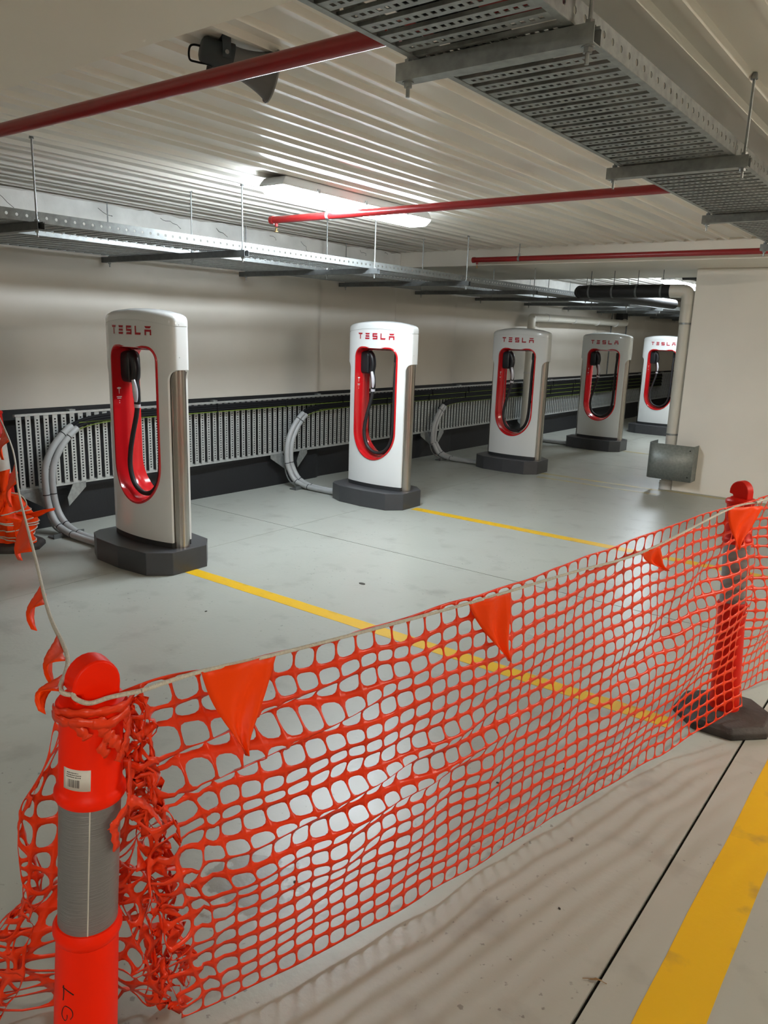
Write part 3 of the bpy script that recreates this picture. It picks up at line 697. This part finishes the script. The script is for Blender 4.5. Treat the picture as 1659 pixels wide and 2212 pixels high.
for y in (14.5, 15.3):
    tag(MB().tube([(-5.60, y, 0.95), (-5.60, y, 2.10)], 0.014, 8).build('wall_conduit', 'galv_dull', smooth=40), 'thin upright conduit on the far wall, %s of the black junction box' % ('left' if y < 15 else 'right'), 'conduit')
tag(MB().tube(spline([(-3.2, 10.6, 2.44), (-1.0, 10.75, 2.43), (2, 10.8, 2.43)], 4), 0.06, 16).build('overhead_pipe', 'black_lagging', smooth=40), 'black pipe close under the deck beyond the far beam', 'pipe')

# ------------------------------------------------------------------ bollards
def bollard(name, base, topc, label, body, sleeve, grp, turn=0.0):
    base = Vector(base); ax = (Vector(topc)-base); Ht = ax.length; ax.normalize()
    t = thing(name, label, 'bollard', base, 0, grp)
    Q = Vector((0,0,1)).rotation_difference(ax).to_matrix().to_4x4()
    def P(mb, nm, m, sm=35, bevel=None):
        mb.v = [tuple(Q @ Vector(v)) for v in mb.v]; return mb.build(nm, m, t, smooth=sm, bevel=bevel)
    k = Ht/1.05
    # rubber base stays flat on the floor
    pts = [(0.21*math.cos(PI/4*i+PI/8), 0.21*math.sin(PI/4*i+PI/8)) for i in range(8)]
    ba = MB().rings([[(x*1.0, y*1.0, 0.0) for x, y in pts], [(x, y, 0.028) for x, y in pts], [(x*0.9, y*0.9, 0.048) for x, y in pts], [(x*0.45, y*0.45, 0.056) for x, y in pts]])
    bo = ba.build('rubber_base', 'base_rubber', t, bevel=0.006)
    P(MB().lathe([(0.062, 0.03), (0.060, 0.10), (0.055, 0.50), (0.0585, 0.505), (0.061, 0.513), (0.061, 0.522), (0.056, 0.532), (0.050, 0.533)], 48), 'lower_body', body)
    P(MB().lathe([(0.0525, 0.525), (0.0525, 0.80)], 48), 'reflective_sleeve', sleeve)
    P(MB().lathe([(0.050, 0.786), (0.057, 0.788), (0.0605, 0.794), (0.0605, 0.803), (0.057, 0.810), (0.0535, 0.815), (0.0525, 0.945), (0.0535, 0.952), (0.0585, 0.956), (0.0590, 0.968), (0.054, 0.975), (0.030, 0.980)], 48), 'upper_body', body)
    # flat mushroom handle with rope notches
    o = [(-0.036, 0.974), (0.040, 0.974), (0.041, 1.004)]
    for i in range(1, 12):
        a = PI*i/12; o.append((0.041*math.cos(a), 1.004+0.046*math.sin(a)))
    o += [(-0.041, 1.004), (-0.041, 0.996), (-0.026, 0.993), (-0.024, 0.986), (-0.036, 0.983)]
    ct, st_ = math.cos(turn), math.sin(turn)
    hd = MB().prism([(x*ct+0.022*st_, x*st_-0.022*ct, z) for x, z in o], (-0.044*st_, 0.044*ct, 0))
    P(hd, 'handle', body, 30, bevel=0.006)
    return t, Q
th1 = math.atan2(-0.683, 1.114)
b1, Q1 = bollard('traffic_bollard', (-1.114-0.8*0.074, 0.683-0.6*0.074, 0), (-1.114, 0.683, 1.05), 'large bright orange bollard in the left foreground with silver band', 'bollard_orange', 'sleeve_silver', 'bollards of the barrier', th1+PI/2+0.35)
b2, Q2 = bollard('traffic_bollard', (-0.632, 3.39, 0), (-0.693, 3.41, 1.065), 'red bollard standing on a black rubber base at right', 'bollard_red', 'sleeve_silver', 'bollards of the barrier', -0.35)
b3, Q3 = bollard('traffic_bollard', (-5.33, 2.70, 0), (-5.46, 2.68, 1.085), 'red and white bollard by the wall at the left edge', 'bollard_red', 'sleeve_white', 'bollards of the barrier', 0.65)
def _seam():
    mb = MB(); mb.rings([[Q1 @ Vector((r*math.cos(th1-0.03+a), r*math.sin(th1-0.03+a), z)) for z in (0.526, 0.66, 0.786)] for r, a in ((0.0524, -0.022), (0.0532, -0.012), (0.0532, 0.012), (0.0524, 0.022))], False, False, False)
    mb.build('sleeve_seam', 'sleeve_white', b1, smooth=60)
_seam()
# sticker and handwriting on the foreground bollard
def on1(th, z, r): return Q1 @ Vector((r*math.cos(th1+th), r*math.sin(th1+th), z))
def patch(a0, a1, z0, z1, r, n=8): 
    m = MB(); m.rings([[on1(a0+(a1-a0)*k/n, z, r) for k in range(n+1)] for z in (z0, z1)], False, False, False); return m
st = patch(-0.95, -0.02, 0.826, 0.866, 0.0534).build('sticker', 'sticker', b1, smooth=60, solid=0.0004)
bc = MB()
x = -0.76
while x < -0.36:
    wv = random.choice((0.008, 0.014, 0.022)); m = patch(x, x+wv, 0.832, 0.847, 0.0538, 1); bc.add(m.v, m.f); x += wv+random.choice((0.010, 0.016))
bc.build('barcode', 'ink', st)
tx = MB()
for z, a, b in ((0.8585, -0.80, -0.40), (0.8545, -0.82, -0.32), (0.8505, -0.82, -0.34)):
    x = a
    while x < b:
        wv = random.uniform(0.015, 0.045); m = patch(x, x+wv, z, z+0.0018, 0.0538, 1); tx.add(m.v, m.f); x += wv+0.016
tx.build('print_lines', 'ink', st)
def scrawl(strokes, zc, name='marker_letter'):
    mb = MB()
    for s in strokes:
        P = spline([on1(a, zc+z, 0.0566) for a, z in s], 5); mb.tube(P, 0.0012, 6, flat=0.6)
    mb.build(name, 'ink', b1)
# letters run down the post, turned a quarter turn
scrawl([[(-0.80, 0.020), (-0.78, 0.004), (-0.80, -0.012)], [(-0.83, 0.016), (-0.55, 0.010), (-0.42, 0.006)]], 0.405)
scrawl([[(-0.52, -0.010), (-0.44, 0.000), (-0.50, 0.012), (-0.70, 0.016), (-0.82, 0.006), (-0.84, -0.008), (-0.72, -0.016), (-0.64, -0.010), (-0.64, -0.002)]], 0.366)
scrawl([[(-0.86, 0.012), (-0.60, 0.004), (-0.42, -0.004)], [(-0.42, -0.004), (-0.62, -0.014), (-0.86, -0.020)], [(-0.62, 0.004), (-0.64, -0.014)]], 0.322)

# ------------------------------------------------------------------ orange barrier mesh
def nv(p, s=1.0): return noise.noise(Vector(p)*s)
def lerp(a, b, t): return a + (b-a)*t
A_, B_ = Vector((-1.10, 0.70, 0)), Vector((-0.655, 3.40, 0))
def curve(pts, x):
    for i in range(len(pts)-1):
        if x <= pts[i+1][0] or i == len(pts)-2:
            a, b = pts[i], pts[i+1]; t = (x-a[0])/(b[0]-a[0]); return a[1]+(b[1]-a[1])*t
FL = (B_-A_).length
fd = (B_-A_).normalized(); fn = Vector((-fd.y, fd.x, 0))        # towards the chargers
NC, NR = 47, 20
def fence(u, v):               # u 0..FL, v 0 (top) .. 1 (bottom)
    s = u/FL
    zt = curve([(0, 0.972), (0.06, 0.965), (0.13, 0.95), (0.25, 0.934), (0.42, 0.925), (0.6, 0.94), (0.8, 0.965), (1.0, 0.985)], s)
    zb = curve([(0, 0.03), (0.5, 0.012), (0.8, 0.012), (0.9, 0.05), (1.0, 0.075)], s)
    off_b = curve([(0, 0.16), (0.12, 0.11), (0.3, 0.07), (0.5, 0.05), (0.75, 0.01), (0.9, -0.04), (1.0, -0.095)], s)
    ub = u + curve([(0, 0.20), (0.25, 0.10), (0.5, 0.03), (0.8, 0.0), (1.0, 0.0)], s)
    off_t = curve([(0, 0.0), (0.1, 0.01), (0.3, 0.02), (0.6, 0.03), (0.9, 0.0), (1.0, -0.040)], s)
    w = v
    z = lerp(zt, zb, w); off = lerp(off_t, off_b, w**1.2); uu = lerp(u, ub, w)
    env = math.sin(PI*min(1, max(0, v)))**0.6
    # slack bulge, diagonal tension folds towards the far post, ruckles near the first flag
    off += -0.035*env*math.sin(PI*s)*math.sin(PI*v)
    off += 0.022*env*math.sin(9.0*s + 5.5*v + 0.8)*(0.3+0.7*s)
    fold = math.exp(-((v-(0.15+1.15*(1-s)))/0.09)**2)*max(0, (s-0.45)/0.55)
    off += 0.050*fold*env
    ruck = math.exp(-((v-0.20)/0.12)**2)*math.exp(-((s-0.10)/0.14)**2)
    z += 0.010*ruck*math.sin(v*60+s*30); off += 0.022*ruck*math.sin(v*60+s*22+1.2)
    r2_ = math.exp(-((v-0.48)/0.14)**2)*math.exp(-((s-0.22)/0.20)**2)
    off += 0.016*r2_*math.sin(v*58+s*18); z += 0.008*r2_*math.cos(v*58+s*18)
    crimp = math.exp(-(s/0.045)**2)*env
    off += 0.05*crimp*nv((u*30, v*9, 0)); uu += 0.05*crimp*nv((u*20+7, v*8, 3)) + 0.02*crimp*math.sin(v*21)
    p = A_ + fd*uu + fn*off
    j = 0.009
    p += Vector((nv((u*6, v*7, 1)), nv((u*6, v*7, 9)), nv((u*6, v*7, 17))*0.9))*j*1.6*env
    p.z = z + j*nv((u*5, v*6, 30))*1.4
    p.z = max(p.z, 0.006)
    return p
us = [FL*k/NC for k in range(NC+1)]
vs = [0.0] + [0.018 + (1-0.030)*k/NR for k in range(NR+1)][1:-1] + [1.0]
def fhole(i, j, hu, hv):
    k = 0.95+0.05*math.sin(i*12.9+j*7.7)
    return (hu-0.0026, hv*k-0.0042)
tag(perf(us, vs, fhole, fence, e=3.2).build('barrier_mesh', 'mesh_orange', smooth=180, solid=0.0012, fix=False), 'orange plastic safety mesh stretched between the two nearest bollards', 'safety mesh', 'orange safety mesh')
# gathered tail behind the foreground bollard
def tail(u, v):                # u 0..1 across, v 0 at the neck .. 1 on the floor
    top = Vector((-1.17, 0.70, 0.955)) + Vector((0.06*(u-0.3), 0.07*(u-0.5), 0.012*math.sin(u*9)))
    g0, g1 = Vector((-1.70, 0.54, 0.012)), Vector((-1.26, 0.98, 0.012))
    bot = g0.lerp(g1, u) + Vector((0.05*math.sin(u*11), 0.06*math.cos(u*9), 0))
    w = v**1.1; p = top.lerp(bot, w)
    p.z = lerp(0.955, 0.012, v) - 0.10*math.sin(PI*v)*(0.5-u*0.3)
    am = 0.075*math.sin(PI*min(1, v*0.95+0.03))
    p += Vector((nv((u*3.2, v*3, 5)), nv((u*3.2, v*3, 15)), 0.6*nv((u*4, v*4, 25))))*am*1.5
    p += Vector((0.8, 0.6, 0))*0.028*math.sin(u*19+v*4)*v + Vector((nv((u*11, v*12, 2)), nv((u*11, v*12, 6)), nv((u*11, v*12, 8))))*0.024*(0.2+v)
    p.z = max(p.z, 0.006); return p
tag(perf([k/12 for k in range(13)], [k/19 for k in range(20)], lambda i, j, hu, hv: (hu*0.84, hv*0.80), tail, e=2.8).build('barrier_mesh', 'mesh_orange', smooth=180, solid=0.0012, fix=False), 'crumpled orange safety mesh hanging behind the foreground bollard at the left edge', 'safety mesh', 'orange safety mesh')
# the end of the main panel, scrunched into a hanging rope of mesh beside the bollard
def scrunch(u, v):
    ctr = Vector((-1.085, 0.745, 0.955)).lerp(Vector((-1.295, 0.955, 0.02)), v**0.9)
    a = 2*PI*u*0.8 + v*7; r = (0.020+0.030*v)*(0.7+0.6*nv((u*4, v*14, 70)))
    p = ctr + Vector((0.55, 0.85, 0))*r*math.cos(a) + Vector((-0.85, 0.55, 0))*r*math.sin(a)
    p += Vector((nv((u*8, v*22, 71)), nv((u*8, v*22, 75)), nv((u*8, v*22, 79))))*0.035
    p.z = max(0.006, p.z); return p
tag(perf([k/5 for k in range(6)], [k/19 for k in range(20)], lambda i, j, hu, hv: (hu*0.86, hv*0.84), scrunch, e=2.8).build('barrier_mesh', 'mesh_orange', smooth=180, solid=0.001, fix=False), 'scrunched end of orange mesh hanging like a rope right of the foreground bollard', 'safety mesh', 'orange safety mesh')
# section beyond the red bollard
G_ = Vector((0.10, 6.25, 0)); A2 = Vector((-0.625, 3.42, 0)); L2 = (G_-A2).length; d2 = (G_-A2).normalized(); n2 = Vector((-d2.y, d2.x, 0))
def fence2(u, v):
    s = u/L2
    zt = 0.985 - 0.05*math.sin(PI*s); zb = lerp(0.10, 0.02, min(1, s*3))
    env = math.sin(PI*v)**0.6
    off = 0.05*env*math.sin(s*24+v*5)*math.exp(-s*3) - 0.03*env*math.sin(PI*s) + 0.02*env*math.sin(v*9+s*12)
    p = A2 + d2*u + n2*off + Vector((nv((u*6, v*7, 41)), nv((u*6, v*7, 49)), 0))*0.012*env
    p.z = max(0.006, lerp(zt, zb, v) + 0.012*nv((u*5, v*6, 60))); return p
tag(perf([L2*k/48 for k in range(49)], vs, fhole, fence2, e=3.2).build('barrier_mesh', 'mesh_orange', smooth=180, solid=0.0012, fix=False), 'orange safety mesh leading off past the red bollard at the right edge', 'safety mesh', 'orange safety mesh')
b4, Q4 = bollard('traffic_bollard', (0.12, 6.28, 0), (0.12, 6.28, 1.05), 'red bollard farther along the lane, just outside the right edge', 'bollard_red', 'sleeve_silver', 'bollards of the barrier', 0.2)
# shreds of mesh wound round the neck and side of the foreground bollard
sh = MB()
def strip(pts, wd):
    P = spline(pts, 5); L_ = []; R_ = []
    for i, p in enumerate(P):
        t = (P[min(i+1, len(P)-1)]-P[max(i-1, 0)]).normalized(); ctr = Vector((b1.location.x, b1.location.y, 0))+Q1@Vector((0, 0, p.z)); nrm = Vector((p.x-ctr.x, p.y-ctr.y, 0)); nrm = nrm.normalized() if nrm.length > 1e-4 else Vector((1,0,0))
        sd = t.cross(nrm).normalized(); ww = wd*(1.0+0.7*math.sin(i*0.9)**2)
        L_.append(p+sd*ww); R_.append(p-sd*ww)
    sh.rings([L_, R_], False, False, False)
B1 = Vector(b1.location)
def o1(th, z, r): return B1 + on1(th, z, r)
strip([o1(-1.9, 0.950, 0.064), o1(-1.2, 0.966, 0.064), o1(-0.5, 0.975, 0.062), o1(0.2, 0.977, 0.062), o1(0.9, 0.975, 0.064), o1(1.6, 0.972, 0.068)], 0.0055)
strip([o1(-1.4, 0.955, 0.064), o1(-0.8, 0.958, 0.066), o1(-0.2, 0.962, 0.066), o1(0.4, 0.955, 0.067), o1(1.1, 0.962, 0.068)], 0.006)
strip([o1(-0.55, 0.965, 0.066), o1(-0.25, 0.945, 0.066), o1(-0.10, 0.932, 0.064)], 0.006)
strip([o1(0.10, 0.968, 0.066), o1(0.30, 0.942, 0.065), o1(0.50, 0.925, 0.062), o1(0.75, 0.905, 0.064), o1(1.1, 0.893, 0.068)], 0.0075)
strip([o1(0.50, 0.928, 0.062), o1(0.25, 0.908, 0.060), o1(0.45, 0.893, 0.060)], 0.0055)
strip([o1(1.10, 0.945, 0.068), o1(1.0, 0.92, 0.068), o1(0.9, 0.895, 0.066), o1(0.7, 0.875, 0.064)], 0.0065)
strip([o1(1.3, 0.86, 0.066), o1(1.15, 0.82, 0.070), o1(1.1, 0.78, 0.070), o1(0.7, 0.755, 0.064), o1(0.62, 0.745, 0.062)], 0.007)
strip([o1(0.66, 0.752, 0.062), o1(0.74, 0.725, 0.061), o1(0.84, 0.695, 0.060)], 0.006)
strip([o1(1.1, 0.785, 0.070), o1(1.4, 0.765, 0.09), o1(1.5, 0.735, 0.11), o1(1.5, 0.71, 0.125)], 0.0065)
tag(sh.build('mesh_shreds', 'mesh_orange', solid=0.001, smooth=180), 'torn strips of orange mesh caught round the neck of the foreground bollard', 'mesh scrap')

# ------------------------------------------------------------------ flagged rope
bl = thing('bunting_line', 'white rope with orange triangular flags strung from bollard to bollard', 'bunting', (-1.11, 0.69, 0))
O = Vector(bl.location)
def fp(s, z, off): p = A_ + fd*s + fn*off; p.z = z; return p
top1 = B1 + on1(0, 0.984, 0)
rope_main = [fp(0.035, 0.990, -0.050), fp(0.163, 0.981, -0.03), fp(0.341, 0.960, -0.015), fp(0.635, 0.943, -0.010), fp(0.962, 0.930, -0.010), fp(1.379, 0.932, -0.03), fp(1.782, 0.932, -0.05), (-0.668, 3.12, 0.978), (-0.60, 3.30, 0.988)]
rp = MB().tube([p-O for p in spline(rope_main, 10)], 0.0042, 8)
rp.tube([p-O for p in spline([fp(0.035, 0.990, -0.050), B1+on1(0.6, 0.993, 0.050), B1+on1(-0.1, 0.988, 0.048), B1+on1(-0.62, 0.993, 0.046), B1+on1(-0.80, 1.000, 0.042)], 8)], 0.0042, 8)
rope_left = [B1+on1(-0.85, 0.996, 0.044), B1+on1(-1.3, 1.002, 0.052), Vector((-1.245, 0.712, 1.0)), Vector((-1.557, 0.853, 0.968)), Vector((-2.039, 1.088, 0.95)), Vector((-2.843, 1.473, 0.955)), Vector((-3.9, 2.0, 0.965)), Vector((-5.40, 2.66, 1.03))]
rp.tube([p-O for p in spline(rope_left, 12)], 0.0042, 8)
rp.tube([p-O for p in spline([Vector((-0.60, 3.30, 0.988)), Vector((-0.59, 3.36, 0.992)), Vector((-0.45, 4.2, 0.98)), Vector((0.08, 6.22, 1.0))], 10)], 0.0042, 8)
rp.build('rope', 'rope_white', bl, smooth=60)
def flag(p0, p1, tip, curl, name='flag', n=10, m='flag_orange'):
    p0, p1, tip = Vector(p0), Vector(p1), Vector(tip); nrm = (p1-p0).cross(tip-p0).normalized()
    V = []; F = []
    for j in range(n+1):
        for i in range(n+1):
            a = p0.lerp(p1, i/n); t = j/n; q = a.lerp(tip, t)
            q = q + nrm*curl*math.sin(PI*t*0.9)*(1+0.6*math.sin(2.4*i/n+1)) + nrm*0.006*math.sin(i*0.9+j*0.5)
            V.append(q-O)
    for j in range(n):
        for i in range(n): F.append((j*(n+1)+i, j*(n+1)+i+1, (j+1)*(n+1)+i+1, (j+1)*(n+1)+i))
    MB().add(V, F).build(name, m, bl, smooth=180, solid=0.0008)
flag(fp(0.160, 0.982, -0.035), fp(0.341, 0.962, -0.020), fp(0.236, 0.800, -0.075), 0.012)
flag(fp(0.944, 0.930, -0.014), fp(1.115, 0.930, -0.016), fp(1.124, 0.725, -0.030), 0.012)
flag(fp(1.767, 0.934, -0.055), fp(1.880, 0.934, -0.056), fp(1.91, 0.850, -0.085), 0.020)
flag((-0.668, 3.12, 0.985), (-0.580, 3.31, 0.975), (-0.618, 3.17, 0.815), 0.010)
# small twisted flags along the rope on the left
def lp(t): 
    P = spline(rope_left, 12); f = t*(len(P)-1); i = int(f); return P[i].lerp(P[min(i+1, len(P)-1)], f-i)
for k, (a, b, dz) in enumerate(((0.115, 0.215, 0.03), (0.27, 0.36, 0.035), (0.45, 0.50, 0.05), (0.58, 0.66, 0.08), (0.74, 0.80, 0.14), (0.87, 0.91, 0.14))):
    p, q2 = lp(a), lp(b); tip = p.lerp(q2, -0.25 if k < 3 else 0.4) + Vector((-0.012, -0.02, -dz)); flag(p, q2, tip, 0.018)
# heap of flags and rope wound round the foot of the bollard by the wall
hp_ = thing('bunting_heap', 'heap of orange flags wound with white rope at the foot of the wall bollard', 'bunting', (-5.30, 2.70, 0))
def heap_pt(th, z):
    r = 0.13 + 0.03*math.sin(3*th+z*20) + 0.03*nv((math.cos(th)*2, math.sin(th)*2, z*9)); r *= (1.0 if z < 0.2 else max(0.40, 1-(z-0.2)*3.2)); return Vector((r*math.cos(th), r*math.sin(th), z))
rs = [[heap_pt(2*PI*i/40, 0.057+0.333*k/22) for i in range(40)] for k in range(23)]
MB().rings(rs).build('flag_heap', 'flag_orange', hp_, smooth=40)
rpm = MB()
for z0 in (0.09, 0.12, 0.15, 0.20, 0.23, 0.27):
    P = [heap_pt(2*PI*i/30, z0+0.018*math.sin(2*PI*i/30+z0*50))*1.0 for i in range(31)]
    rpm.tube([Vector((p.x*1.04, p.y*1.04, p.z)) for p in P], 0.0045, 6)
rpm.build('rope_coils', 'rope_white', hp_, smooth=50)
def hflag(a, b, c, n=6):
    a, b, c = Vector(a), Vector(b), Vector(c); V = []; F = []; nrm = (b-a).cross(c-a).normalized()
    for j in range(n+1):
        for i in range(n+1): V.append(a.lerp(b, i/n).lerp(c, j/n) + nrm*0.02*math.sin(i*1.1+j*0.8))
    for j in range(n):
        for i in range(n): F.append((j*(n+1)+i, j*(n+1)+i+1, (j+1)*(n+1)+i+1, (j+1)*(n+1)+i))
    MB().add(V, F).build('flag', 'flag_orange', hp_, smooth=180, solid=0.001)
hflag((0.09, -0.04, 0.27), (0.16, 0.06, 0.24), (0.26, 0.16, 0.30)); hflag((0.10, -0.12, 0.25), (0.18, 0.02, 0.23), (0.13, -0.06, 0.10)); hflag((0.00, -0.10, 0.56), (0.03, -0.02, 0.58), (0.05, -0.09, 0.32)); hflag((-0.02, -0.12, 0.42), (0.08, -0.06, 0.44), (0.06, -0.13, 0.26))
MB().tube(spline([(0.06, -0.05, 0.42), (0.12, 0.0, 0.40), (0.14, 0.02, 0.33), (0.09, -0.03, 0.28)], 6), 0.0045, 6).build('loose_rope', 'rope_white', hp_)

# ------------------------------------------------------------------ litter
lf = MB().add([(0,0,0.004),(0.05,0.012,0.010),(0.09,0.0,0.006),(0.05,-0.012,0.012)], [(0,1,2,3)]); lf.tube([(-0.03,0.01,0.004),(0.05,0,0.012),(0.11,-0.02,0.003)], 0.0016, 6)
o = lf.build('dry_leaf', 'leaf_dry', solid=0.0008); o.location = (-0.535, 1.66, 0.0); o.rotation_euler = (0, 0, 0.6); o.scale = (0.42, 0.42, 0.6); tag(o, 'small dry leaf lying on the floor joint at lower right', 'leaf')
for i, (x, y, s) in enumerate(((-2.95, 3.75, 0.035), (-1.0, 2.55, 0.010), (-1.62, 5.4, 0.012), (-1.36, 1.45, 0.010), (-0.8, 1.25, 0.006), (-1.15, 2.3, 0.008), (-3.3, 2.75, 0.012), (-0.7, 1.85, 0.006))):
    P = [(s*(0.7+0.4*nv((k, i, 0)))*math.cos(2*PI*k/9), s*0.5*(0.8+0.4*nv((k, i, 5)))*math.sin(2*PI*k/9), 0.0) for k in range(9)]
    o = MB().prism(P, (0, 0, 0.003)).build('floor_debris', 'debris'); o.location = (x, y, 0.0); o.rotation_euler = (0, 0, i*1.3)
    tag(o, 'small dark scrap of dirt on the painted floor', 'debris', 'dirt scraps on the floor')
